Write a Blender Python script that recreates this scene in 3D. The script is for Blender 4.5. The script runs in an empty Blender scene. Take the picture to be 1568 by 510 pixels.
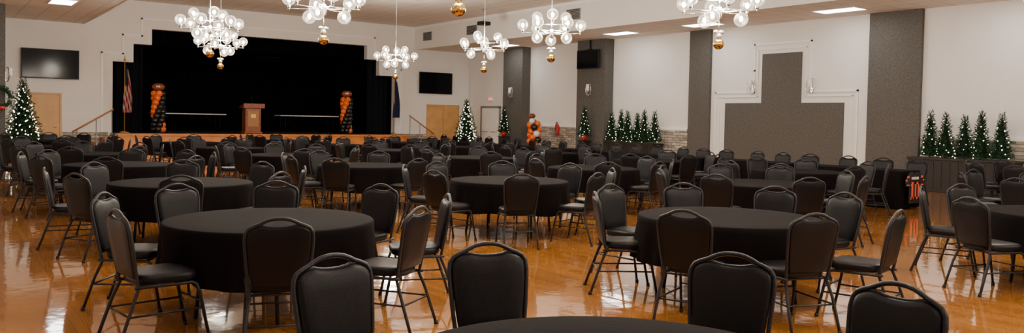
import bpy, bmesh, math, random
from mathutils import Vector, Matrix, Euler
random.seed(7)
S = bpy.context.scene
COL = S.collection
R = math.radians

# ------------------------------------------------------------------ materials
def new_mat(name):
    m = bpy.data.materials.new(name); m.use_nodes = True
    nt = m.node_tree
    return m, nt, nt.nodes["Principled BSDF"]

def pmat(name, col, rough=0.5, metal=0.0, noise=0.0, nscale=8.0, bump=0.0, bscale=60.0, emis=None, estr=0.0, coat=0.0, spec=0.5):
    m, nt, b = new_mat(name)
    b.inputs["Roughness"].default_value = rough
    b.inputs["Metallic"].default_value = metal
    b.inputs["Specular IOR Level"].default_value = spec
    b.inputs["Coat Weight"].default_value = coat
    b.inputs["Base Color"].default_value = (*col, 1)
    tc = nt.nodes.new("ShaderNodeTexCoord")
    if noise > 0:
        n = nt.nodes.new("ShaderNodeTexNoise"); n.inputs["Scale"].default_value = nscale
        n.inputs["Detail"].default_value = 4
        nt.links.new(tc.outputs["Object"], n.inputs["Vector"])
        r = nt.nodes.new("ShaderNodeValToRGB")
        r.color_ramp.elements[0].position = 0.3; r.color_ramp.elements[1].position = 0.7
        r.color_ramp.elements[0].color = (*[c*(1-noise) for c in col], 1)
        r.color_ramp.elements[1].color = (*[min(1, c*(1+noise)) for c in col], 1)
        nt.links.new(n.outputs["Fac"], r.inputs["Fac"])
        nt.links.new(r.outputs["Color"], b.inputs["Base Color"])
    if bump > 0:
        n2 = nt.nodes.new("ShaderNodeTexNoise"); n2.inputs["Scale"].default_value = bscale
        n2.inputs["Detail"].default_value = 3
        nt.links.new(tc.outputs["Object"], n2.inputs["Vector"])
        bp = nt.nodes.new("ShaderNodeBump"); bp.inputs["Strength"].default_value = bump
        bp.inputs["Distance"].default_value = 0.01
        nt.links.new(n2.outputs["Fac"], bp.inputs["Height"])
        nt.links.new(bp.outputs["Normal"], b.inputs["Normal"])
    if emis:
        b.inputs["Emission Color"].default_value = (*emis, 1)
        b.inputs["Emission Strength"].default_value = estr
    return m

def math_node(nt, op, a, b=None):
    n = nt.nodes.new("ShaderNodeMath"); n.operation = op
    for i, v in enumerate((a, b)):
        if v is None: continue
        if isinstance(v, (int, float)): n.inputs[i].default_value = v
        else: nt.links.new(v, n.inputs[i])
    return n.outputs[0]

M = {}
M['vinyl'] = pmat('black_vinyl', (0.0045, 0.0045, 0.0058), 0.42, bump=0.12, bscale=140, spec=0.22)
M['frame'] = pmat('hammered_grey_steel', (0.026, 0.027, 0.031), 0.38, metal=0.45, noise=0.45, nscale=160, bump=0.3, bscale=200, spec=0.3)
M['foot'] = pmat('rubber_foot', (0.010, 0.010, 0.010), 0.7)
M['cloth'] = pmat('black_tablecloth', (0.0042, 0.0030, 0.0034), 0.85, bump=0.25, bscale=30, spec=0.07)
M['wall'] = pmat('wall_paint', (0.81, 0.79, 0.755), 0.75, noise=0.02, nscale=1.2)
M['trim'] = pmat('moulding_paint', (0.90, 0.89, 0.87), 0.5)
M['pillar'] = pmat('grey_textured_plaster', (0.095, 0.089, 0.080), 0.8, noise=0.3, nscale=26, bump=0.5, bscale=50)
M['blackfab'] = pmat('stage_curtain_black', (0.003, 0.003, 0.0035), 0.95, spec=0.05)
M['darkblue'] = pmat('dark_blue_drape', (0.006, 0.007, 0.011), 0.85, spec=0.1)
M['woodorange'] = pmat('stage_front_wood', (0.62, 0.22, 0.045), 0.4, noise=0.18, nscale=3)
M['doorwood'] = pmat('maple_door_veneer', (0.60, 0.33, 0.115), 0.4, noise=0.1, nscale=3)
M['podium'] = pmat('podium_walnut', (0.24, 0.065, 0.02), 0.4, noise=0.2, nscale=6)
M['stagefloor'] = pmat('stage_floor_boards', (0.04, 0.028, 0.02), 0.5)
M['screen'] = pmat('tv_screen', (0.004, 0.005, 0.007), 0.10, spec=0.10)
M['plastic'] = pmat('black_plastic', (0.008, 0.008, 0.008), 0.45, spec=0.3)
M['whitep'] = pmat('white_plastic', (0.8, 0.8, 0.78), 0.45)
M['greyp'] = pmat('grey_metal', (0.28, 0.28, 0.27), 0.5, metal=0.3)
M['chrome'] = pmat('brushed_nickel', (0.75, 0.73, 0.70), 0.25, metal=0.9)
M['gold'] = pmat('gold_ornament', (0.62, 0.42, 0.13), 0.18, metal=1.0)
M['silver'] = pmat('silver_ornament', (0.82, 0.80, 0.76), 0.25, metal=0.8)
M['orange'] = pmat('orange_balloon', (0.80, 0.14, 0.015), 0.25)
M['blackb'] = pmat('black_balloon', (0.012, 0.01, 0.01), 0.2)
M['brownb'] = pmat('football_balloon', (0.22, 0.055, 0.02), 0.35)
M['whiteb'] = pmat('white_balloon', (0.78, 0.78, 0.78), 0.3)
M['needle'] = pmat('pine_needles', (0.012, 0.05, 0.018), 0.7, noise=0.5, nscale=12, spec=0.3)
M['trunk'] = pmat('trunk_bark', (0.08, 0.05, 0.03), 0.9)
M['planter'] = pmat('dark_planter', (0.016, 0.012, 0.010), 0.6, noise=0.2, nscale=10)
M['red'] = pmat('red_paint', (0.55, 0.02, 0.02), 0.4)
M['blue'] = pmat('flag_blue', (0.012, 0.015, 0.07), 0.8)
M['brass'] = pmat('brass_pole', (0.65, 0.42, 0.13), 0.3, metal=0.9)
M['railwood'] = pmat('oak_handrail', (0.36, 0.15, 0.05), 0.4)
M['bag'] = pmat('white_tree_skirt', (0.75, 0.75, 0.74), 0.8, bump=0.3, bscale=8)
M['jersey'] = pmat('jersey_black', (0.008, 0.008, 0.010), 0.7)
M['jorange'] = pmat('jersey_orange', (0.80, 0.09, 0.04), 0.6)
M['exitred'] = pmat('exit_letters', (0.8, 0.05, 0.03), 0.5, emis=(1, 0.1, 0.05), estr=2.5)
M['panel'] = pmat('ceiling_light_diffuser', (0.9, 0.9, 0.88), 0.5, emis=(1.0, 0.99, 0.98), estr=16.0)
M['bulb'] = pmat('warm_bulb', (1, 0.9, 0.7), 0.5, emis=(1.0, 0.80, 0.52), estr=60.0)
M['fairy'] = pmat('fairy_lights', (1, 0.9, 0.7), 0.5, emis=(1.0, 0.84, 0.60), estr=13.0)
M['candle'] = pmat('frosted_sconce_glass', (0.85, 0.83, 0.8), 0.4)
for k in ('bulb', 'fairy', 'exitred'):
    M[k].cycles.emission_sampling = 'NONE'

# glass globe (clear, thin), hazy bulb glow mixed in as emission
m, nt, b = new_mat('glass_globe_with_glow')
nt.nodes.remove(b)
out = nt.nodes["Material Output"]
tr = nt.nodes.new("ShaderNodeBsdfTransparent"); tr.inputs[0].default_value = (0.97, 0.95, 0.92, 1)
gl = nt.nodes.new("ShaderNodeBsdfGlossy"); gl.inputs["Roughness"].default_value = 0.06
em = nt.nodes.new("ShaderNodeEmission"); em.inputs[0].default_value = (1, 0.85, 0.64, 1); em.inputs[1].default_value = 3.2
fr = nt.nodes.new("ShaderNodeLayerWeight"); fr.inputs[0].default_value = 0.35
m1 = nt.nodes.new("ShaderNodeMixShader"); m2 = nt.nodes.new("ShaderNodeMixShader")
m1.inputs[0].default_value = 0.65
nt.links.new(gl.outputs[0], m1.inputs[1]); nt.links.new(em.outputs[0], m1.inputs[2])
f2 = math_node(nt, 'ADD', math_node(nt, 'MULTIPLY', fr.outputs["Facing"], 0.7), 0.2)
nt.links.new(f2, m2.inputs[0]); nt.links.new(tr.outputs[0], m2.inputs[1]); nt.links.new(m1.outputs[0], m2.inputs[2])
nt.links.new(m2.outputs[0], out.inputs[0])
m.cycles.emission_sampling = 'NONE'
M['globe'] = m

# polished strip wood floor
m, nt, b = new_mat('polished_maple_floor')
tc = nt.nodes.new("ShaderNodeTexCoord")
mp = nt.nodes.new("ShaderNodeMapping"); mp.inputs["Rotation"].default_value = (0, 0, R(90))
nt.links.new(tc.outputs["Object"], mp.inputs[0])
br = nt.nodes.new("ShaderNodeTexBrick")
br.inputs["Scale"].default_value = 1.0; br.inputs["Brick Width"].default_value = 1.1
br.inputs["Row Height"].default_value = 0.075; br.inputs["Mortar Size"].default_value = 0.0016
br.inputs["Color1"].default_value = (0.54, 0.225, 0.047, 1); br.inputs["Color2"].default_value = (0.42, 0.16, 0.030, 1)
br.inputs["Mortar"].default_value = (0.24, 0.09, 0.02, 1); br.offset = 0.37
nt.links.new(mp.outputs[0], br.inputs[0])
n = nt.nodes.new("ShaderNodeTexNoise"); n.inputs["Scale"].default_value = 0.5; n.inputs["Detail"].default_value = 5
nt.links.new(tc.outputs["Object"], n.inputs[0])
mx = nt.nodes.new("ShaderNodeMixRGB"); mx.blend_type = 'OVERLAY'; mx.inputs[0].default_value = 0.3
nt.links.new(br.outputs[0], mx.inputs[1]); nt.links.new(n.outputs[0], mx.inputs[2])
nt.links.new(mx.outputs[0], b.inputs["Base Color"])
rr = math_node(nt, 'ADD', math_node(nt, 'MULTIPLY', n.outputs[0], 0.08), 0.04)
nt.links.new(rr, b.inputs["Roughness"])
b.inputs["Coat Weight"].default_value = 0.9; b.inputs["Coat Roughness"].default_value = 0.05
n3 = nt.nodes.new("ShaderNodeTexNoise"); n3.inputs["Scale"].default_value = 5; nt.links.new(mp.outputs[0], n3.inputs[0])
bp = nt.nodes.new("ShaderNodeBump"); bp.inputs["Strength"].default_value = 0.08; bp.inputs["Distance"].default_value = 0.02
nt.links.new(n3.outputs[0], bp.inputs["Height"]); nt.links.new(bp.outputs[0], b.inputs["Normal"]); nt.links.new(bp.outputs[0], b.inputs["Coat Normal"])
M['floor'] = m

# ceiling tile
m, nt, b = new_mat('acoustic_ceiling_tile')
tc = nt.nodes.new("ShaderNodeTexCoord")
br = nt.nodes.new("ShaderNodeTexBrick"); br.offset = 0
br.inputs["Scale"].default_value = 1.0; br.inputs["Brick Width"].default_value = 0.61; br.inputs["Row Height"].default_value = 0.61
br.inputs["Mortar Size"].default_value = 0.012
br.inputs["Color1"].default_value = (0.80, 0.76, 0.69, 1); br.inputs["Color2"].default_value = (0.76, 0.72, 0.65, 1)
br.inputs["Mortar"].default_value = (0.48, 0.44, 0.39, 1)
nt.links.new(tc.outputs["Object"], br.inputs[0]); nt.links.new(br.outputs[0], b.inputs["Base Color"])
b.inputs["Roughness"].default_value = 0.9
M['ceil'] = m

# ledger stone
m, nt, b = new_mat('ledger_stone')
tc = nt.nodes.new("ShaderNodeTexCoord")
sx = nt.nodes.new("ShaderNodeSeparateXYZ"); cx = nt.nodes.new("ShaderNodeCombineXYZ")
nt.links.new(tc.outputs["Object"], sx.inputs[0])
nt.links.new(math_node(nt, 'ADD', sx.outputs[0], sx.outputs[1]), cx.inputs[0]); nt.links.new(sx.outputs[2], cx.inputs[1])
br = nt.nodes.new("ShaderNodeTexBrick"); br.offset = 0.4
br.inputs["Scale"].default_value = 1.0; br.inputs["Brick Width"].default_value = 0.36; br.inputs["Row Height"].default_value = 0.09
br.inputs["Mortar Size"].default_value = 0.008
br.inputs["Color1"].default_value = (0.54, 0.48, 0.39, 1); br.inputs["Color2"].default_value = (0.24, 0.22, 0.19, 1)
br.inputs["Mortar"].default_value = (0.12, 0.11, 0.10, 1)
nt.links.new(cx.outputs[0], br.inputs[0])
n = nt.nodes.new("ShaderNodeTexNoise"); n.inputs["Scale"].default_value = 9; nt.links.new(tc.outputs["Object"], n.inputs[0])
mx = nt.nodes.new("ShaderNodeMixRGB"); mx.blend_type = 'OVERLAY'; mx.inputs[0].default_value = 0.6
nt.links.new(br.outputs[0], mx.inputs[1]); nt.links.new(n.outputs[0], mx.inputs[2])
nt.links.new(mx.outputs[0], b.inputs["Base Color"]); b.inputs["Roughness"].default_value = 0.85
bp = nt.nodes.new("ShaderNodeBump"); bp.inputs["Strength"].default_value = 0.6; bp.inputs["Distance"].default_value = 0.03
nt.links.new(mx.outputs[0], bp.inputs["Height"]); nt.links.new(bp.outputs[0], b.inputs["Normal"])
M['stone'] = m

# flag stripes
m, nt, b = new_mat('flag_stripes')
tc = nt.nodes.new("ShaderNodeTexCoord"); sx = nt.nodes.new("ShaderNodeSeparateXYZ")
nt.links.new(tc.outputs["Object"], sx.inputs[0])
v = math_node(nt, 'ADD', math_node(nt, 'MULTIPLY', sx.outputs[0], 9.0), math_node(nt, 'MULTIPLY', sx.outputs[2], 2.2))
f = math_node(nt, 'GREATER_THAN', math_node(nt, 'FRACT', v), 0.5)
mx = nt.nodes.new("ShaderNodeMixRGB"); mx.inputs[1].default_value = (0.40, 0.02, 0.025, 1); mx.inputs[2].default_value = (0.50, 0.47, 0.44, 1)
nt.links.new(f, mx.inputs[0]); nt.links.new(mx.outputs[0], b.inputs["Base Color"]); b.inputs["Roughness"].default_value = 0.8
M['stripes'] = m

# ------------------------------------------------------------------ mesh builder
class MB:
    def __init__(self):
        self.bm = bmesh.new(); self.mats = []
    def mi(self, k):
        if k not in self.mats: self.mats.append(k)
        return self.mats.index(k)
    def box(self, a, b, mat, bevel=0.0):
        i = self.mi(mat)
        r = bmesh.ops.create_cube(self.bm, size=1.0)
        vs = r['verts']
        for v in vs:
            v.co = Vector([(a[k]+b[k])/2 + v.co[k]*(b[k]-a[k]) for k in range(3)])
        fs = set(f for v in vs for f in v.link_faces)
        for f in fs: f.material_index = i
        if bevel > 0:
            es = list(set(e for v in vs for e in v.link_edges))
            rb = bmesh.ops.bevel(self.bm, geom=es, offset=bevel, segments=2, affect='EDGES', profile=0.6)
            for f in rb['faces']: f.material_index = i
        return vs
    def tube(self, pts, r, mat, closed=False, seg=8, cap=True):
        i = self.mi(mat); pts = [Vector(p) for p in pts]; n = len(pts)
        rr = r if isinstance(r, (list, tuple)) else [r]*n
        rings = []; up = None
        for k, p in enumerate(pts):
            if closed: t = (pts[(k+1) % n]-pts[k-1])
            else: t = pts[min(k+1, n-1)]-pts[max(k-1, 0)]
            t.normalize()
            if up is None:
                up = t.orthogonal().normalized()
            up = (up - t*up.dot(t))
            if up.length < 1e-5: up = t.orthogonal()
            up.normalize(); s = t.cross(up)
            rings.append([self.bm.verts.new(p+(up*math.cos(a)+s*math.sin(a))*rr[k]) for a in [2*math.pi*q/seg for q in range(seg)]])
        m_ = n if closed else n-1
        for k in range(m_):
            A, B = rings[k], rings[(k+1) % n]
            off = 0
            if closed and k == n-1:
                best = 1e9
                for o in range(seg):
                    d = (A[0].co-B[o].co).length
                    if d < best: best = d; off = o
            for q in range(seg):
                f = self.bm.faces.new((A[q], A[(q+1) % seg], B[(q+1+off) % seg], B[(q+off) % seg]))
                f.material_index = i; f.smooth = True
        if not closed and cap:
            f = self.bm.faces.new(rings[0][::-1]); f.material_index = i
            f = self.bm.faces.new(rings[-1]); f.material_index = i
    def sphere(self, c, r, mat, u=12, v=8, sc=(1, 1, 1)):
        i = self.mi(mat)
        res = bmesh.ops.create_uvsphere(self.bm, u_segments=u, v_segments=v, radius=r)
        for w in res['verts']:
            w.co = Vector((c[0]+w.co.x*sc[0], c[1]+w.co.y*sc[1], c[2]+w.co.z*sc[2]))
        for f in set(f for w in res['verts'] for f in w.link_faces): f.material_index = i; f.smooth = True
    def ico(self, c, r, mat):
        i = self.mi(mat)
        res = bmesh.ops.create_icosphere(self.bm, subdivisions=1, radius=r)
        for w in res['verts']: w.co += Vector(c)
        for f in set(f for w in res['verts'] for f in w.link_faces): f.material_index = i
    def lathe(self, prof, mat, c=(0, 0, 0), seg=24, smooth=True, wav=None):
        i = self.mi(mat); rings = []
        for (r, z) in prof:
            ring = []
            for q in range(seg):
                a = 2*math.pi*q/seg
                dr, dz = wav(a, r, z) if wav else (0, 0)
                ring.append(self.bm.verts.new((c[0]+(r+dr)*math.cos(a), c[1]+(r+dr)*math.sin(a), c[2]+z+dz)))
            rings.append(ring)
        for A, B in zip(rings, rings[1:]):
            for q in range(seg):
                f = self.bm.faces.new((A[q], A[(q+1) % seg], B[(q+1) % seg], B[q])); f.material_index = i; f.smooth = smooth
        return rings
    def mesh(self, name):
        bmesh.ops.recalc_face_normals(self.bm, faces=self.bm.faces[:])
        me = bpy.data.meshes.new(name)
        self.bm.to_mesh(me); self.bm.free()
        for k in self.mats: me.materials.append(M[k])
        return me
    def obj(self, name, loc=(0, 0, 0), rot=0.0):
        return place(self.mesh(name), name, loc, rot)

def place(me, name, loc=(0, 0, 0), rot=0.0, parent=None, sc=None):
    o = bpy.data.objects.new(name, me); COL.objects.link(o)
    o.location = loc; o.rotation_euler = (0, 0, rot)
    if sc: o.scale = sc
    if parent: o.parent = parent
    return o

# ------------------------------------------------------------------ room shell
WX = 21.2; BY = 32.4; LZ = 4.74; HZ = 5.75; X0 = -3.0; Y0 = -9.0
def shell(name, boxes, mat):
    mb = MB()
    for a, b in boxes: mb.box(a, b, mat)
    return mb.obj(name)
shell('floor', [((X0-.2, Y0-.2, -0.2), (WX+.2, BY+.3, 0))], 'floor')
shell('wall_back_left', [((X0, BY, 0), (5.56, BY+.3, HZ))], 'wall')
shell('wall_back_right', [((17.2, BY, 0), (WX+.2, BY+.3, HZ))], 'wall')
shell('wall_back_top', [((5.56, BY, 3.45), (6.26, BY+.3, HZ)), ((6.26, BY, 4.14), (6.9, BY+.3, HZ)),
      ((6.9, BY, LZ), (15.8, BY+.3, HZ)), ((15.8, BY, 4.14), (16.4, BY+.3, HZ)), ((16.4, BY, 3.45), (17.2, BY+.3, HZ))], 'wall')
shell('wall_right', [((WX, Y0, 0), (WX+.2, BY, HZ))], 'wall')
shell('wall_left', [((X0-.2, Y0, 0), (X0, BY, HZ))], 'wall')
shell('wall_front', [((X0-.2, Y0-.2, 0), (WX+.2, Y0, HZ))], 'wall')
shell('ceiling', [((4.6, Y0, HZ), (18.2, BY+.3, HZ+.1))], 'ceil')
mb = MB()
mb.box((X0-.2, Y0, LZ), (4.58, BY, LZ+.05), 'ceil'); mb.box((4.56, Y0, LZ-.02), (4.62, BY, HZ+.1), 'wall')
mb.obj('ceiling_soffit')
mb = MB()
mb.box((18.22, Y0, LZ), (WX, BY, LZ+.05), 'ceil'); mb.box((18.18, Y0, LZ-.02), (18.24, BY, HZ+.1), 'wall')
mb.obj('ceiling_soffit')
shell('trim_1', [((18.16, Y0, HZ-.12), (18.2, BY, HZ))], 'trim')
shell('trim_2', [((4.62, Y0, HZ-.12), (4.66, BY, HZ))], 'trim')
for k, (a, b_) in enumerate([(0, 10.5), (18.5, 22.28), (23.92, 27.48), (28.92, 29.6)]):
    shell('wainscot_right_%d' % (k+1), [((WX-.07, a, 0), (WX-.001, b_, 1.33))], 'stone')
    shell('trim_%d' % (10+k), [((WX-.10, a, 1.33), (WX-.001, b_, 1.39))], 'trim')
for k, (a, b_) in enumerate([(X0, 2.85), (3.95, 5.4), (17.35, 18.85), (20.7, WX-.1)]):
    shell('wainscot_back_%d' % (k+1), [((a, BY-.07, 0), (b_, BY-.001, .84))], 'stone')
mb = MB(); mb.tube([(0, 0, .84), (0, 0, LZ)], .03, 'trim'); mb.obj('conduit_pipe', (WX-.06, BY-.06, 0))

def pillar(y0, y1, dep):
    mb = MB(); w = (y1-y0)/2
    mb.box((-dep, -w, 0), (-.001, w, LZ), 'pillar'); mb.box((-dep-.02, -w-.01, 0), (-.001, w+.01, .12), 'planter')
    mb.obj('wall_pillar', (WX, (y0+y1)/2, 0))
pillar(27.5, 28.9, .45); pillar(22.3, 23.9, .45); pillar(17.56, 18.45, .12); pillar(10.55, 12.0, .12)
mb = MB(); mb.box((-.45, -.45, 0), (.45, .45, LZ), 'pillar'); mb.box((-.48, -.48, 0), (.48, .48, .14), 'planter')
mb.obj('square_pillar', (1.48, 28.6, 0))

mb = MB()
mb.box((-.04, -2.1, -.7), (-.001, 2.1, 1.42), 'pillar'); mb.box((-.04, -.7, 1.42), (-.001, .7, 2.95), 'pillar')
mb.obj('stepped_wall_panel', (WX, 14.85, .86))
def molding(name, pts, axis, w=.055, t=.03):
    mb = MB()
    for p, q in zip(pts, pts[1:]):
        lo = [min(p[0], q[0])-w/2, min(p[1], q[1])-w/2]; hi = [max(p[0], q[0])+w/2, max(p[1], q[1])+w/2]
        if axis == 'x': mb.box((WX-t, lo[0], lo[1]), (WX-.001, hi[0], hi[1]), 'trim')
        else: mb.box((lo[0], BY-t, lo[1]), (hi[0], BY-.001, hi[1]), 'trim')
    mb.obj(name)
c = 14.85
molding('trim_4', [(c+2.5, .16), (c+2.5, 2.62), (c+1.0, 2.62), (c+1.0, 3.3), (c+1.0, 4.12), (c-1.0, 4.12), (c-1.0, 2.62), (c-2.5, 2.62), (c-2.5, .16)], 'x')
molding('trim_5', [(c+2.35, .16), (c+2.35, 2.48), (c+.86, 2.48), (c+.86, 3.95), (c-.86, 3.95), (c-.86, 2.48), (c-2.35, 2.48), (c-2.35, .16)], 'x', .025)
molding('trim_7', [(5.2, .84), (5.2, 3.75), (5.9, 3.75), (5.9, 4.45), (6.55, 4.45), (6.55, 5.1), (16.15, 5.1), (16.15, 4.45), (16.8, 4.45), (16.8, 3.75), (17.5, 3.75), (17.5, .84)], 'y', .06)

# ------------------------------------------------------------------ stage
SZ = .82; SE = SZ+.003
mb = MB()
mb.box((5.5, 31.2, SZ-.06), (17.25, BY-.01, SZ), 'stagefloor')
mb.box((5.5, 31.24, 0), (17.25, 31.4, SZ-.06), 'woodorange')
for k in range(9): mb.box((5.5+k*1.45, 31.225, .05), (5.53+k*1.45, 31.24, SZ-.08), 'railwood')
mb.box((5.45, 31.18, SZ-.08), (17.3, 31.24, SZ+.001), 'woodorange')
mb.box((5.5, 31.4, 0), (5.55, BY-.01, SZ-.06), 'woodorange'); mb.box((17.2, 31.4, 0), (17.25, BY-.01, SZ-.06), 'woodorange')
mb.obj('stage')
shell('floor_stage_house', [((5.57, BY-.01, 0), (17.19, 38.0, SZ))], 'stagefloor')
def curtain(name, x0, x1, y, z0, z1, amp=.07, per=.28, mat='blackfab'):
    mb = MB(); L = x1-x0; n = max(8, int(L/per*6)); prev = None
    for k in range(n+1):
        u = L*k/n; dv = amp*math.sin(2*math.pi*u/per)
        cur = (mb.bm.verts.new((u, dv, 0)), mb.bm.verts.new((u, dv, z1-z0)))
        if prev:
            f = mb.bm.faces.new((prev[0], cur[0], cur[1], prev[1])); f.smooth = True; f.material_index = mb.mi(mat)
        prev = cur
    mb.obj(name, (x0, y, z0))
curtain('stage_backdrop_curtain', 5.6, 17.1, 36.8, SE, 5.6)
curtain('stage_leg_curtain', 5.6, 6.7, 33.0, SE, 4.6, mat='darkblue')
curtain('stage_leg_curtain', 16.1, 17.1, 33.0, SE, 4.6, mat='darkblue')
curtain('stage_leg_curtain', 5.65, 7.4, 34.8, SE, 5.2)
curtain('stage_leg_curtain', 15.4, 17.05, 34.8, SE, 5.2)
curtain('stage_valance_curtain', 5.65, 17.05, 33.5, 4.2, 5.6)
shell('wall_stage_left', [((5.3, BY+.3, 0), (5.55, 38, 5.8))], 'blackfab')
shell('wall_stage_right', [((17.2, BY+.3, 0), (17.45, 38, 5.8))], 'blackfab')
shell('wall_stage_rear', [((5.3, 38, 0), (17.45, 38.2, 5.8))], 'blackfab')
shell('ceiling_stage', [((5.3, BY+.3, 5.8), (17.45, 38.2, 5.9))], 'blackfab')
mb = MB(); mb.tube([(-1.4, 0, 0), (1.4, 0, 0)], .02, 'plastic'); mb.tube([(-1.4, 0, 0), (-1.4, 0, 1.3)], .008, 'plastic'); mb.tube([(1.4, 0, 0), (1.4, 0, 1.3)], .008, 'plastic')
mb.obj('curtain_batten', (13.6, 36.5, 4.25))
def stairs(sgn, xs):
    mb = MB()
    for k in range(4):
        x0 = sgn*(.3*(k)); x1 = sgn*1.2
        mb.box((min(x0, x1), -.95, .165*k), (max(x0, x1), 0, .165*(k+1)), 'woodorange')
    mb.obj('stage_steps', (xs, 32.3, 0))
    mb = MB()
    mb.tube([(-.15*sgn, 0, .86), (1.15*sgn, 0, 1.68)], .03, 'railwood')
    mb.tube([(0*sgn, 0, 0), (0*sgn, 0, .95)], .018, 'greyp'); mb.tube([(1.1*sgn, 0, 0), (1.1*sgn, 0, 1.65)], .018, 'greyp')
    mb.tube([(0.6*sgn, 0, 0), (.6*sgn, 0, 1.34)], .015, 'greyp')
    mb.obj('stair_handrail', (xs, 31.28, 0))
stairs(1, 4.25); stairs(-1, 18.5)
mb = MB()
mb.box((-.36, -.25, 0), (.36, .25, .08), 'podium', .01)
mb.box((-.31, -.2, .08), (.31, .22, 1.02), 'podium', .01)
mb.box((-.22, -.215, .28), (.22, -.2, .9), 'railwood', .006)
mb.box((-.26, -.225, .92), (.26, -.2, .97), 'railwood')
vs = mb.box((-.42, -.32, 1.02), (.42, .3, 1.12), 'podium', 0)
for v in vs:
    if v.co.z > 1.08 and v.co.y > 0: v.co.z -= .08
    if v.co.z > 1.08 and v.co.y < 0: v.co.z += .08
mb.box((-.1, -.23, .62), (.1, -.214, .78), 'brass', .01)
mb.tube([(0, -.1, 1.15), (0, -.05, 1.35), (0, .08, 1.48)], .008, 'plastic'); mb.sphere((0, .1, 1.5), .025, 'plastic')
mb.obj('podium', (10.55, 31.95, SE))
def stage_table(x, y, L):
    mb = MB()
    mb.box((-L/2, -.38, .72), (L/2, .38, .76), 'whitep', .008)
    for sx_ in (-1, 1):
        for q in (-1, 1):
            mb.tube([(sx_*(L/2-.25), q*.3, .72), (sx_*(L/2-.25), q*.3, 0)], .015, 'plastic')
        mb.tube([(sx_*(L/2-.25), -.3, .15), (sx_*(L/2-.25), .3, .15)], .012, 'plastic')
        mb.tube([(sx_*(L/2-.25), 0, .3), (sx_*(L/2-.8), 0, .7)], .01, 'plastic')
    mb.obj('folding_table', (x, y, SE))
stage_table(8.6, 34.0, 2.9); stage_table(13.7, 34.0, 2.7)

def balloon_column(x, y, z):
    mb = MB()
    mb.lathe([(0.001, 0), (.2, 0), (.2, .03), (.02, .04), (.02, 1.5), (.001, 1.5)], 'plastic')
    for lev in range(9):
        zz = .15+lev*.165
        for q in range(4):
            a = q*math.pi/2+lev*.42
            mt = 'orange' if q % 4 in (0, 1) else 'blackb'
            mb.sphere((.15*math.cos(a), .15*math.sin(a), zz), .125, mt, 12, 8)
    mb.sphere((0, 0, 1.72), .2, 'brownb', 16, 10, (1.15, .7, .72))
    mb.box((-.07, -.15, 1.73), (.07, -.14, 1.745), 'whiteb')
    for q in (-.05, 0, .05): mb.box((q-.006, -.152, 1.70), (q+.006, -.14, 1.775), 'whiteb')
    mb.obj('balloon_column', (x, y, z), -.3)
balloon_column(7.0, 31.75, SE); balloon_column(14.55, 31.75, SE)

def flag(x, y, z, usa=True):
    mb = MB()
    mb.lathe([(0.001, 0), (.17, 0), (.17, .03), (.05, .07), (.02, .1), (.001, .1)], 'brass')
    mb.tube([(0, 0, .08), (0, 0, 2.6)], .016, 'brass'); mb.sphere((0, 0, 2.66), .05, 'brass'); mb.lathe([(.001, .16), (.03, .06), (.001, 0)], 'brass', (0, 0, 2.68), 6)
    n = 26; rows = 14; g = []
    for r in range(rows+1):
        t = r/rows; zz = 2.5-t*1.75; w = .08+.13*math.sin(min(1, t*1.3)*1.5)
        row = []
        for k in range(n+1):
            s = k/n
            row.append(mb.bm.verts.new((.02+s*w*1.3+.02*t-.1*t, .05*math.sin(s*22+t*1.5)*(.6+t)-.03, zz-.25*s*(1-t))))
        g.append(row)
    for r in range(rows):
        for k in range(n):
            f = mb.bm.faces.new((g[r][k], g[r][k+1], g[r+1][k+1], g[r+1][k])); f.smooth = True
            mt = ('blue' if r/rows < .42 and k < n*.55 else 'stripes') if usa else 'blue'
            f.material_index = mb.mi(mt)
    mb.obj('flag_on_pole', (x, y, z))
flag(5.85, 31.75, SE); flag(16.85, 31.75, SE, False)

# ------------------------------------------------------------------ doors, TVs, fixtures
def door(name, x0, x1, h, leafs=1):
    mb = MB(); e = BY-.002
    mb.box((x0-.07, BY-.05, 0), (x0, e, h+.07), 'doorwood'); mb.box((x1, BY-.05, 0), (x1+.07, e, h+.07), 'doorwood'); mb.box((x0, BY-.05, h), (x1, e, h+.07), 'doorwood')
    w = (x1-x0)/leafs
    for k in range(leafs):
        mb.box((x0+w*k+.008, BY-.035, .01), (x0+w*(k+1)-.008, BY-.005, h-.008), 'doorwood', .004)
        hx = x0+w*(k+1)-.1 if k == 0 else x0+w*k+.1
        mb.tube([(hx, BY-.035, 1.0), (hx, BY-.08, 1.0), (hx-.1 if k == 0 else hx+.1, BY-.08, 1.0)], .012, 'chrome')
    mb.obj(name)
door('door_1', 2.95, 3.85, 2.15); door('door_2', 18.95, 20.6, 2.15, 2)
mb = MB()
mb.box((WX-.05, 29.65, 0), (WX-.002, 29.75, 2.15), 'greyp'); mb.box((WX-.05, 31.15, 0), (WX-.002, 31.25, 2.15), 'greyp'); mb.box((WX-.05, 29.65, 2.1), (WX-.002, 31.25, 2.2), 'greyp')
mb.box((WX-.035, 29.76, .01), (WX-.005, 30.445, 2.1), 'wall', .004); mb.box((WX-.035, 30.455, .01), (WX-.005, 31.14, 2.1), 'wall', .004)
mb.tube([(WX-.07, 29.85, 1.0), (WX-.07, 30.35, 1.0)], .02, 'chrome'); mb.tube([(WX-.07, 30.55, 1.0), (WX-.07, 31.05, 1.0)], .02, 'chrome')
mb.obj('door_3')
mb = MB(); mb.box((-.06, -.17, 0), (0, .17, .2), 'whitep', .005)
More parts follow.
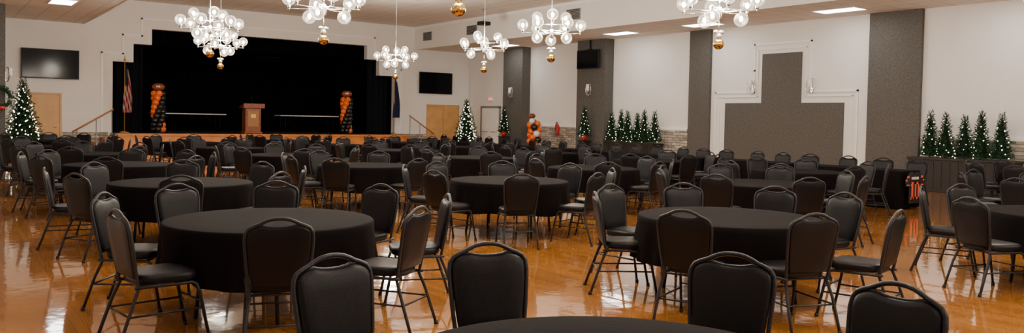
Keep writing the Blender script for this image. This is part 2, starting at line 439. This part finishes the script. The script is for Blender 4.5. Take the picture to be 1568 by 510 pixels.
for k, yy in enumerate((.11, .04, -.03, -.10)):
    mb.box((-.065, yy-.012, .04), (-.06, yy+.012, .16), 'exitred')
    if k in (0,): [mb.box((-.065, yy-.035, z_), (-.06, yy, z_+.02), 'exitred') for z_ in (.04, .09, .14)]
    if k == 3: mb.box((-.065, yy-.03, .14), (-.06, yy+.03, .16), 'exitred')
mb.obj('exit_sign', (WX-.002, 30.45, 2.42))

def tv(name, w, h, loc, rot, arm=.08):
    mb = MB()
    mb.box((-w/2, -.05, 0), (w/2, 0, h), 'plastic', .008)
    mb.box((-w/2+.025, -.053, .03), (w/2-.025, -.049, h-.025), 'screen')
    mb.box((-.2, 0, h*.3), (.2, arm, h*.7), 'plastic'); mb.box((-.05, -.052, .008), (.05, -.05, .02), 'greyp')
    mb.obj(name, loc, rot)
tv('wall_television', 1.78, 1.03, (3.56, BY-.09, 2.72), 0); tv('wall_television', 1.78, 1.0, (19.3, BY-.09, 2.72), 0)
mb = MB()
mb.box((-.06, -.62, 0), (0, .62, .72), 'plastic', .01); mb.box((-.063, -.59, .03), (-.059, .59, .69), 'screen')
mb.box((0, -.1, .2), (.12, .1, .75), 'plastic'); mb.tube([(.08, 0, .6), (.08, 0, 1.1)], .03, 'plastic')
mb.obj('pillar_television', (WX-.58, 23.1, 3.62))
def panel(x, y, z=LZ, L=1.2, W=.6):
    mb = MB(); mb.box((-W/2, -L/2, -.012), (W/2, L/2, -.002), 'panel')
    for a, b_ in (((-W/2-.03, -L/2-.03), (W/2+.03, -L/2)), ((-W/2-.03, L/2), (W/2+.03, L/2+.03)), ((-W/2-.03, -L/2), (-W/2, L/2)), ((W/2, -L/2), (W/2+.03, L/2))):
        mb.box((a[0], a[1], -.02), (b_[0], b_[1], 0), 'whitep')
    mb.obj('ceiling_light_panel', (x, y, z))
for y in (-5, -1, 3.5, 8, 12.2, 16.9, 20.6, 27.6): panel(19.9, y)
for x, y in ((1.5, -5), (1.5, 0), (1.5, 5), (1.5, 10), (1.5, 15), (1.2, 20), (3.2, 26.3)): panel(x, y)
for x in (8, 14):
    for y in (-6, -2): panel(x, y, HZ)  # unseen panels added on the high ceiling behind the camera as fill light
def vent(y, z, L=.75, H=.38):
    mb = MB(); mb.box((-.02, -L/2, -H/2), (0, L/2, H/2), 'greyp')
    for k in range(7): mb.box((-.035, -L/2+.04, -H/2+.03+k*.05), (-.02, L/2-.04, -H/2+.05+k*.05), 'plastic')
    mb.obj('air_vent', (18.178, y, z))
vent(31.2, 5.25); vent(27.6, 5.25); vent(21.2, 5.3); vent(12.5, 5.3)
mb = MB(); mb.box((-.2, -.17, -.62), (.2, .17, -.48), 'plastic', .02); mb.tube([(0, 0, -.48), (0, 0, 0)], .02, 'greyp'); mb.lathe([(.001, 0), (.09, 0), (.09, -.02), (.001, -.02)], 'greyp')
mb.tube([(-.1, .17, -.55), (-.1, .21, -.55)], .045, 'greyp', seg=14)
mb.obj('ceiling_projector', (17.0, 25.0, HZ))

def sconce(loc, rot):
    mb = MB()
    mb.box((-.05, -.03, -.15), (.05, -.001, .15), 'chrome', .01)
    for s in (-1, 1):
        pts = [(0, -.03, -.16)]
        for k in range(13):
            a = k/12*math.pi*1.15
            pts.append((s*.15*math.sin(a), -.06-.05*math.sin(a), .06-.22*math.cos(a)))
        mb.tube(pts, .012, 'chrome', seg=6)
    mb.tube([(0, -.03, -.05), (0, -.12, -.08), (0, -.14, 0)], .01, 'chrome')
    mb.lathe([(.001, 0), (.045, .0), (.055, .08), (.06, .26), (.052, .26), (.045, .02)], 'candle', (0, -.14, .0), 14)
    mb.sphere((0, -.14, .1), .03, 'bulb', 8, 6)
    mb.obj('wall_sconce', loc, rot)
ry = -math.pi/2
for y_, z_, d_ in ((15.9, 2.72, 0), (13.8, 2.72, 0), (23.1, 2.75, .45), (28.2, 2.72, .45)): sconce((WX-d_-.002, y_, z_), ry)
sconce((1.6, 28.148, 3.0), 0); sconce((1.932, 28.4, 2.6), math.pi/2)

# ------------------------------------------------------------------ christmas trees
def tree_mesh(name, H, Rb, nb, nl, z0=.12, lr=.014, pot=None, seed=1):
    rnd = random.Random(seed)
    mb = MB(); bigt = H > 2
    mb.tube([(0, 0, 0), (0, 0, H*.96)], [.035 if bigt else .02, .008], 'trunk')
    mi = mb.mi('needle')
    L = 14
    mb.lathe([(max(.004, Rb*.5*(1-k/L)), z0+(H-z0)*k/L*.97) for k in range(L+1)], 'needle', seg=18, wav=lambda a, r, z: (r*.3*math.sin(a*7+z*17), 0))
    for k in range(nb):
        t = (k+.5)/nb; t = 1-math.sqrt(1-t*.997)
        z = z0+(H-z0)*t; rr = (Rb*(1-t)**.9)*rnd.uniform(.72, 1.12)+.015
        a = k*2.39996+rnd.uniform(-.2, .2)
        d = Vector((math.cos(a), math.sin(a), 0)); s = Vector((-math.sin(a), math.cos(a), 0))
        base = Vector((0, 0, z))+d*rr*.25
        tip = d*rr+Vector((0, 0, z+(.10 if bigt else .07)*(.4+t)))
        ln = (tip-base).length; nn = 7
        for q in range(nn):
            u = q/(nn-1); p = base.lerp(tip, u); w = (.10 if bigt else .045)*(1-u*.65)
            for sg in (-1, 1):
                e = p+d*(ln*.2+.02)+s*sg*w+Vector((0, 0, rnd.uniform(-.03, .05)*(1 if bigt else .6)))
                f = mb.bm.faces.new([mb.bm.verts.new(v_) for v_ in (p-d*.01, p+d*(ln*.12+.01)+Vector((0, 0, .012)), e)]); f.material_index = mi
    mb.tube([(0, 0, H*.93), (0, 0, H)], [.012, .002], 'needle', seg=5)
    for k in range(nl):
        t = 1-math.sqrt(1-(k+.5)/nl*.99); z = z0+(H-z0)*t; a = k*2.39996*1.7+rnd.uniform(-.5, .5)
        rr = (Rb*(1-t)+.015)*rnd.uniform(.82, 1.03)
        mb.ico((rr*math.cos(a), rr*math.sin(a), z+rnd.uniform(-.03, .03)), lr*rnd.uniform(.7, 1.15), 'fairy')
    if pot: mb.lathe([(.001, 0), (.09, 0), (.13, .2), (.11, .2), (.001, .17)], pot)
    return mb.mesh(name)
big = tree_mesh('christmas_tree', 2.65, .60, 620, 210, .4, .019)
place(big, 'christmas_tree', (2.52, 29.85, 0), sc=(.95, .95, 1)); place(big, 'christmas_tree', (19.75, 30.3, 0), 1.2, sc=(.95, .95, .94))
tiny = [tree_mesh('small_tree', 1.15, .235, 210, 22, .03, .012, seed=q) for q in range(3)]
pen = tree_mesh('pencil_tree', 1.3, .24, 220, 26, .15, .012, 'red')
mb = MB(); mb.box((-.2, -.2, 0), (.2, .2, .03), 'planter'); mb.box((-.16, -.16, .03), (.16, .16, .83), 'planter', .01); mb.box((-.2, -.2, .83), (.2, .2, .86), 'planter')
ped = mb.mesh('plant_pedestal')
for x, y in ((20.4, 23.0), (20.4, 28.3)):
    place(ped, 'plant_pedestal', (x, y, 0)); place(pen, 'potted_pencil_tree', (x, y, .862), y)
def planter(yc, L, n, sp):
    mb = MB()
    mb.box((-.25, -L/2, 0), (.25, L/2, .8), 'planter', .01); mb.box((-.28, -L/2-.03, .8), (.28, L/2+.03, .86), 'planter', .01)
    for k in range(int(L/.2)): mb.box((-.262, -L/2+.05+k*.2, .05), (-.25, -L/2+.2+k*.2, .76), 'planter')
    mb.obj('planter_box', (20.75, yc, 0))
    for k in range(n):
        place(tiny[k % 3], 'small_lit_tree', (20.73+(-1)**k*.04, yc+(k-(n-1)/2)*sp, .862), k*1.3, sc=(1, 1, 1+.06*math.sin(k*2.1)))
planter(9.25, 2.5, 5, .42); planter(20.75, 2.5, 6, .42)
def bags(x, y):
    mb = MB()
    for k in range(7):
        a = k*.9; mb.sphere((.36*math.cos(a), .28*math.sin(a), .12), .15, 'bag', 12, 8, (1.2, 1, .7+.1*math.sin(k*3)))
    mb.sphere((0, 0, .14), .2, 'bag', 12, 8, (1.4, 1.2, .6))
    mb.obj('bagged_tree_skirt', (x, y, 0))
bags(2.45, 28.8)
mb = MB()
mi = mb.mi('needle')
rnd = random.Random(3)
for k in range(300):
    a = rnd.uniform(0, 6.283); b_ = rnd.uniform(0, 6.283)
    p = Vector(((.3+.07*math.cos(b_))*math.cos(a), .07*math.sin(b_), (.3+.07*math.cos(b_))*math.sin(a)))
    d = Vector((rnd.uniform(-1, 1), rnd.uniform(-1, .2), rnd.uniform(-1, 1))).normalized()*.08
    f = mb.bm.faces.new([mb.bm.verts.new(q) for q in (p, p+d, p+d*.5+Vector((.02, 0, .03)))]); f.material_index = mi
mb.tube([(.3*math.cos(t*.4), 0, .3*math.sin(t*.4)) for t in range(16)], .05, 'needle', closed=False)
mb.sphere((-.08, -.1, -.3), .08, 'red', 10, 6, (1.2, .4, .7)); mb.sphere((.08, -.1, -.3), .08, 'red', 10, 6, (1.2, .4, .7))
mb.obj('christmas_wreath', (1.75, 28.02, 1.95))
mb = MB()
mb.lathe([(.001, 0), (.14, 0), (.14, .04), (.02, .05), (.001, .05)], 'plastic')
mb.tube([(0, 0, .04), (0, 0, 1.1)], .01, 'whitep')
rnd = random.Random(5)
for k in range(26):
    a = k*2.4; zz = .3+k*.05
    mb.sphere((.17*math.cos(a), .17*math.sin(a), zz), .13+rnd.uniform(-.02, .02), 'orange' if k % 5 else ('whiteb' if k % 2 else 'blackb'), 12, 8)
mb.sphere((.28, .1, 1.35), .15, 'whiteb', 12, 8, (1, 1, 1.1)); mb.sphere((-.1, .05, 1.75), .14, 'brownb', 12, 8, (1.2, .8, .8))
mb.obj('balloon_bouquet', (19.6, 25.1, 0))
mb = MB(); mb.lathe([(.001, 0), (.07, 0), (.075, .03), (.075, .38), (.05, .44), (.02, .46), (.02, .5), (.001, .5)], 'red', seg=16)
mb.tube([(.02, 0, .48), (-.05, 0, .5), (-.09, 0, .4), (-.09, 0, .2)], .012, 'plastic'); mb.box((-.015, -.02, .5), (.015, .08, .52), 'plastic'); mb.box((.075, -.04, .1), (.09, .04, .4), 'greyp')
mb.obj('fire_extinguisher', (WX-.17, 25.4, 1.0))

# ------------------------------------------------------------------ chandeliers
def chandelier_mesh():
    mb = MB()
    zt = 2.28
    mb.tube([(0, 0, -.1), (0, 0, zt)], .012, 'chrome'); mb.lathe([(.001, zt), (.09, zt), (.09, zt-.03), (.001, zt-.05)], 'chrome', seg=16)
    mb.lathe([(.001, -.12), (.035, -.1), (.05, 0), (.035, .08), (.001, .1)], 'chrome', seg=14)
    def lamp(x, y, z, up=1):
        mb.lathe([(.001, 0), (.026, 0), (.03, .05*up), (.02, .075*up), (.001, .08*up)], 'chrome', (x, y, z), 10)
        mb.sphere((x, y, z+.165*up), .118, 'globe', 20, 14)
        mb.sphere((x, y, z+.15*up), .036, 'bulb', 10, 8, (1, 1, 1.35))
    for k in range(6):
        a = k*math.pi/3+.2; c_, s_ = math.cos(a), math.sin(a)
        mb.tube([(0, 0, 0), (.62*c_, .62*s_, 0)], .011, 'chrome', seg=6)
        mb.sphere((.62*c_, .62*s_, 0), .02, 'chrome', 8, 6)
        lamp(.62*c_, .62*s_, 0.01, 1)
        b_ = a+math.pi/6; c2, s2 = math.cos(b_), math.sin(b_)
        if k % 2 == 0:
            mb.tube([(0, 0, .05), (.36*c2, .36*s2, .05)], .01, 'chrome', seg=6); lamp(.36*c2, .36*s2, .05, -1)
        else:
            mb.tube([(0, 0, .2), (.36*c2, .36*s2, .2)], .01, 'chrome', seg=6); lamp(.36*c2, .36*s2, .2, 1)
    mb.tube([(0, 0, -.12), (0, 0, -.5)], .004, 'gold', seg=5)
    mb.sphere((0, 0, -.40), .05, 'silver', 12, 8)
    for s in (-1, 1): mb.sphere((s*.05, 0, -.33), .045, 'silver', 10, 6, (1.2, .5, .7))
    mb.sphere((0, 0, -.53), .09, 'gold', 18, 12); mb.lathe([(.001, .03), (.025, .03), (.025, 0), (.001, 0)], 'gold', (0, 0, -.455), 10)
    return mb.mesh('chandelier')
chm = chandelier_mesh()
CH = [(6.7, 23.0), (5.1, 18.3), (12.6, 23.7), (12.2, 17.9), (10.8, 13.3), (10.65, 8.7), (5.6, 13.2), (5.2, 8.2), (11.3, 4.1), (5.2, 3.2), (5.3, -2.0), (11.2, -1.2)]  # the last three are unseen, added to light the chair backs
HUBZ = 3.57
for i, (x, y) in enumerate(CH):
    place(chm, 'chandelier', (x, y, HUBZ-.1), i*.5+.3)
    ld = bpy.data.lights.new('chandelier_lamp_glow', 'POINT'); ld.energy = 400; ld.color = (1.0, .90, .78); ld.shadow_soft_size = .35
    lo = bpy.data.objects.new('chandelier_lamp_glow', ld); COL.objects.link(lo); lo.location = (x, y, HUBZ+.05)

# ------------------------------------------------------------------ chair
def chair_mesh():
    mb = MB()
    def P(x, z, off=0):
        return Vector((x, -.205-(z-.45)*.17+off, z))
    half = [(.185, .40), (.195, .50), (.208, .62), (.217, .74), (.220, .80), (.214, .845), (.196, .873), (.165, .889), (.13, .902), (.10, .918), (.068, .931), (.035, .938), (0, .940)]
    outl = half+[(-x, z) for x, z in half[-2::-1]]
    leg = [(.215, -.34, 0.0), (.212, -.30, .12), (.205, -.245, .28)]
    pts = [Vector(p) for p in leg]+[P(x, z) for x, z in outl]+[Vector((-p[0], p[1], p[2])) for p in leg[::-1]]
    mb.tube(pts, .0125, 'frame', seg=8)
    ph = [(.172, .47), (.186, .56), (.198, .66), (.207, .76), (.208, .81), (.202, .848), (.184, .868), (.155, .882), (.128, .889), (.105, .890), (.075, .882), (.04, .877), (0, .876)]
    padl = ph+[(-x, z) for x, z in ph[-2::-1]]
    cz = .67
    def ring(s, off):
        return [mb.bm.verts.new(P(x*s, cz+(z-cz)*s, off)) for x, z in padl]
    mi = mb.mi('vinyl')
    lv = [(.55, .030), (.85, .028), (.95, .022), (.995, .010), (1.0, -.004), (.985, -.012), (.94, -.016), (.5, -.017)]
    rs = [ring(s, o) for s, o in lv]
    for A, B in zip(rs, rs[1:]):
        n = len(A)
        for q in range(n):
            f = mb.bm.faces.new((A[q], A[(q+1) % n], B[(q+1) % n], B[q])); f.material_index = mi; f.smooth = True
    f = mb.bm.faces.new(rs[0]); f.material_index = mi; f = mb.bm.faces.new(rs[-1][::-1]); f.material_index = mi
    mb.tube([P(x, z, .0) for x, z in [(.165, .889), (.13, .890), (.105, .891), (.075, .883), (.04, .878), (0, .877), (-.04, .878), (-.075, .883), (-.105, .891), (-.13, .890), (-.165, .889)]], .008, 'frame', seg=6)
    def sring(s, z):
        vs = []
        for q in range(28):
            a = 2*math.pi*q/28; ca, sa = math.cos(a), math.sin(a)
            x = .215*s*math.copysign(abs(ca)**.5, ca); y = .215*s*math.copysign(abs(sa)**.5, sa)
            x *= 1+.06*(y/.215)
            vs.append(mb.bm.verts.new((x, y+.015, z)))
        return vs
    sl = [(.9, .425), (.985, .432), (1.0, .45), (1.0, .468), (.97, .485), (.88, .495), (.6, .5), (.2, .502)]
    rs = [sring(s, z) for s, z in sl]
    for A, B in zip(rs, rs[1:]):
        n = len(A)
        for q in range(n):
            f = mb.bm.faces.new((A[q], A[(q+1) % n], B[(q+1) % n], B[q])); f.material_index = mi; f.smooth = True
    f = mb.bm.faces.new(rs[0][::-1]); f.material_index = mi; f = mb.bm.faces.new(rs[-1]); f.material_index = mi
    for s in (-1, 1):
        mb.tube([(s*.195, -.225, .415), (s*.195, .0, .412), (s*.195, .17, .410), (s*.197, .20, .395), (s*.205, .225, .33), (s*.215, .29, .0)], .0125, 'frame', seg=8)
        mb.tube([(s*.21, -.262, .22), (s*.209, .245, .22)], .008, 'frame', seg=6)
        for yy in (-.34, .29):
            mb.tube([(s*.2152, yy, .0), (s*.2145, yy*.985, .03)], .017, 'foot', seg=8)
    mb.tube([(-.195, .16, .41), (.195, .16, .41)], .010, 'frame', seg=6); mb.tube([(-.195, -.16, .41), (.195, -.16, .41)], .010, 'frame', seg=6)
    mb.tube([(-.208, -.262, .22), (.208, -.262, .22)], .008, 'frame', seg=6)
    mb.tube([(-.209, .245, .26), (.209, .245, .26)], .008, 'frame', seg=6)
    return mb.mesh('banquet_chair')
cm = chair_mesh()
NC = 0
def chair(x, y, face):
    global NC
    NC += 1
    place(cm, 'banquet_chair', (x, y, 0), face-math.pi/2)

def table_mesh(seed):
    mb = MB(); rd = .85
    ph = [random.uniform(0, 6.28) for _ in range(4)]
    def wav(a, r, z):
        if z > .70: return (0, 0)
        t = (.70-z)/.40
        d = t*(.022*math.sin(9*a+ph[0])+.02*math.sin(14*a+ph[1])+.014*math.sin(23*a+ph[2]))
        dz = 0
        if z < .36: dz = .02*math.sin(4*a+ph[3])
        return (d, dz)
    prof = [(.001, .752), (.3, .752), (.6, .752), (.82, .752), (.838, .749), (rd, .738), (rd+.004, .70), (rd+.008, .62), (rd+.014, .54), (rd+.02, .46), (rd+.026, .40), (rd+.03, .34)]
    mb.lathe(prof, 'cloth', seg=120, wav=wav)
    mb.lathe([(.001, .745), (.83, .745), (.83, .72), (.001, .72)], 'plastic', seg=40)
    for s in (-1, 1):
        for q in (-1, 1): mb.tube([(s*.45, q*.3, .72), (s*.5, q*.36, 0)], .017, 'frame')
        mb.tube([(s*.475, -.33, .3), (s*.475, .33, .3)], .013, 'frame')
        mb.tube([(s*.47, 0, .32), (s*.1, 0, .72)], .011, 'frame')
    return mb.mesh('round_banquet_table')
tms = [table_mesh(k) for k in range(3)]
# x, y, [(ring angle deg, radius, twist deg)]
def rg(angs, r=1.22): return [(a-36.4, r, 0) for a in angs]
tabs = [
 (1.92, 1.97, [(100.8, 1.43, 0), (70.3, 1.43, -2), (24.6, 1.38, 4), (-8.0, 1.24, 4), (-98, 1.3, 0), (-154, 1.3, 0)]),
 (2.33, 6.54, rg((20, 63, 106, 141), 1.24)+[(180-36.4, 1.12, 0), (-120-36.4, 1.07, -12), (-71-36.4, 1.2, 0), (-25-36.4, 1.15, 0)]),
 (6.10, 4.80, [(-118-36.4, 1.18, 0), (-78-36.4, 1.08, 0), (-40-36.4, 1.2, 0), (25-36.4, 1.22, 0), (55-36.4, 1.22, 0), (95-36.4, 1.2, 0), (132-36.4, 1.2, 0), (171-36.4, .98, 8)]),
 (6.75, 9.2, rg((-85, -130, -40, 5, 50, 95, 140, -175))),
 (2.6, 10.5, rg((-112, -67, -22, 23, 68, 113, 158, -157))),
 (13.75, 4.6, rg((-150, -105, -60, -15, 30, 75, 118, 168), 1.2)),
]
for (x, y) in [(9.98, 7.3), (9.75, 3.2), (13.3, 8.9), (13.3, 12.7), (13.3, 16.5), (13.3, 20.3), (13.3, 24.1),
               (10.0, 11.0), (10.0, 14.8), (9.9, 18.6), (9.9, 22.4), (9.9, 26.2),
               (6.35, 13.0), (6.35, 16.8), (6.3, 20.6), (6.3, 24.4),
               (2.6, 14.4), (2.6, 18.2), (2.7, 22.0), (3.0, 25.8), (18.0, 6.4)]:
    o = random.uniform(0, 45)
    tabs.append((x, y, [(o+45*k+random.uniform(-6, 6), 1.2+random.uniform(-.05, .08), 0) for k in range(8)]))
for i, (x, y, angs) in enumerate(tabs):
    place(tms[i % 3], 'round_banquet_table', (x, y, 0), i*.7)
    for a, r_, tw in angs:
        a_ = R(a)
        chair(x+r_*math.cos(a_), y+r_*math.sin(a_), a_+math.pi+R(tw+random.uniform(-6, 6)))

def long_table(x, y, L, W=.76):
    mb = MB()
    mi = mb.mi('cloth')
    n = 160; prof = [(.0, .752), (0.005, .745), (.012, .60), (.02, .35), (.028, .02)]
    def per(t):
        P_ = 2*(L+W); s = t*P_
        if s < L: return (W/2, -L/2+s, 1, 0)
        s -= L
        if s < W: return (W/2-s, L/2, 0, 1)
        s -= W
        if s < L: return (-W/2, L/2-s, -1, 0)
        s -= L
        return (-W/2+s, -L/2, 0, -1)
    rings = []
    for j, (o, z) in enumerate(prof):
        ring = []
        for k in range(n):
            px, py, nx, ny = per(k/n); w = o+(.75-z)*.035*math.sin(k*.9)*(1 if z < .7 else 0)
            ring.append(mb.bm.verts.new((px+nx*w, py+ny*w, z)))
        rings.append(ring)
    for A, B in zip(rings, rings[1:]):
        for q in range(n):
            f = mb.bm.faces.new((A[q], A[(q+1) % n], B[(q+1) % n], B[q])); f.material_index = mi; f.smooth = True
    f = mb.bm.faces.new(rings[0]); f.material_index = mi
    for s in (-1, 1):
        for q in (-1, 1): mb.tube([(q*.28, s*(L/2-.25), .73), (q*.28, s*(L/2-.25), 0)], .015, 'greyp')
    mb.obj('long_draped_table', (x, y, 0))
yy = 8.0
while yy < 26:
    long_table(15.75, yy+1.2, 2.36)
    for k in range(3): chair(16.6+random.uniform(-.05, .08), yy+.4+k*.8+random.uniform(-.06, .06), math.pi+R(random.uniform(-8, 8)))
    yy += 2.5
# jersey hung on the end of the near table (faces -Y)
mb = MB()
pts = [(-.2, .0), (.2, .0), (.2, .38), (.32, .33), (.36, .45), (.2, .60), (.08, .62), (.0, .57), (-.08, .62), (-.2, .60), (-.36, .45), (-.32, .33), (-.2, .38)]
f0 = [mb.bm.verts.new((x_, 0, z_)) for x_, z_ in pts]; f1 = [mb.bm.verts.new((x_, -.015, z_)) for x_, z_ in pts]
mi = mb.mi('jersey')
for F in (f0, f1[::-1]): mb.bm.faces.new(F).material_index = mi
for k in range(len(pts)): mb.bm.faces.new((f0[k], f0[(k+1) % len(pts)], f1[(k+1) % len(pts)], f1[k])).material_index = mi
def jb(x0, z0, x1, z1, mt='jorange'): mb.box((min(x0, x1), -.022, z0), (max(x0, x1), -.014, z1), mt)
for s in (-1, 1):
    jb(s*.23, .50, s*.30, .545); jb(s*.30, .44, s*.35, .47); jb(s*.225, .35, s*.31, .375)
jb(-.13, .08, -.07, .42); jb(-.16, .08, -.04, .12); jb(-.16, .34, -.12, .38)
for a, b_ in (((.0, .08), (.045, .42)), ((.115, .08), (.16, .42)), ((.0, .08), (.16, .12)), ((.0, .38), (.16, .42))): jb(a[0], a[1], b_[0], b_[1])
for k in range(6): jb(-.135+k*.047, .47, -.105+k*.047, .52, 'whiteb')
mb.obj('football_jersey', (15.75, 7.93, .12))

# ------------------------------------------------------------------ world + camera
w = bpy.data.worlds.new('hall_world'); S.world = w; w.use_nodes = True
w.node_tree.nodes['Background'].inputs[0].default_value = (.80, .88, 1.0, 1)
w.node_tree.nodes['Background'].inputs[1].default_value = .5
cd = bpy.data.cameras.new('camera'); cam = bpy.data.objects.new('camera', cd); COL.objects.link(cam)
cd.lens = 28; cd.sensor_width = 36; cd.sensor_fit = 'HORIZONTAL'; cd.shift_y = -.0236; cd.clip_end = 200; cd.clip_start = .05
cam.location = (0, 0, 1.63)
cam.rotation_euler = (Matrix.Rotation(R(-36.4), 3, 'Z') @ Matrix.Rotation(R(90-1.7), 3, 'X') @ Matrix.Rotation(R(1.15), 3, 'Z')).to_euler()
S.camera = cam
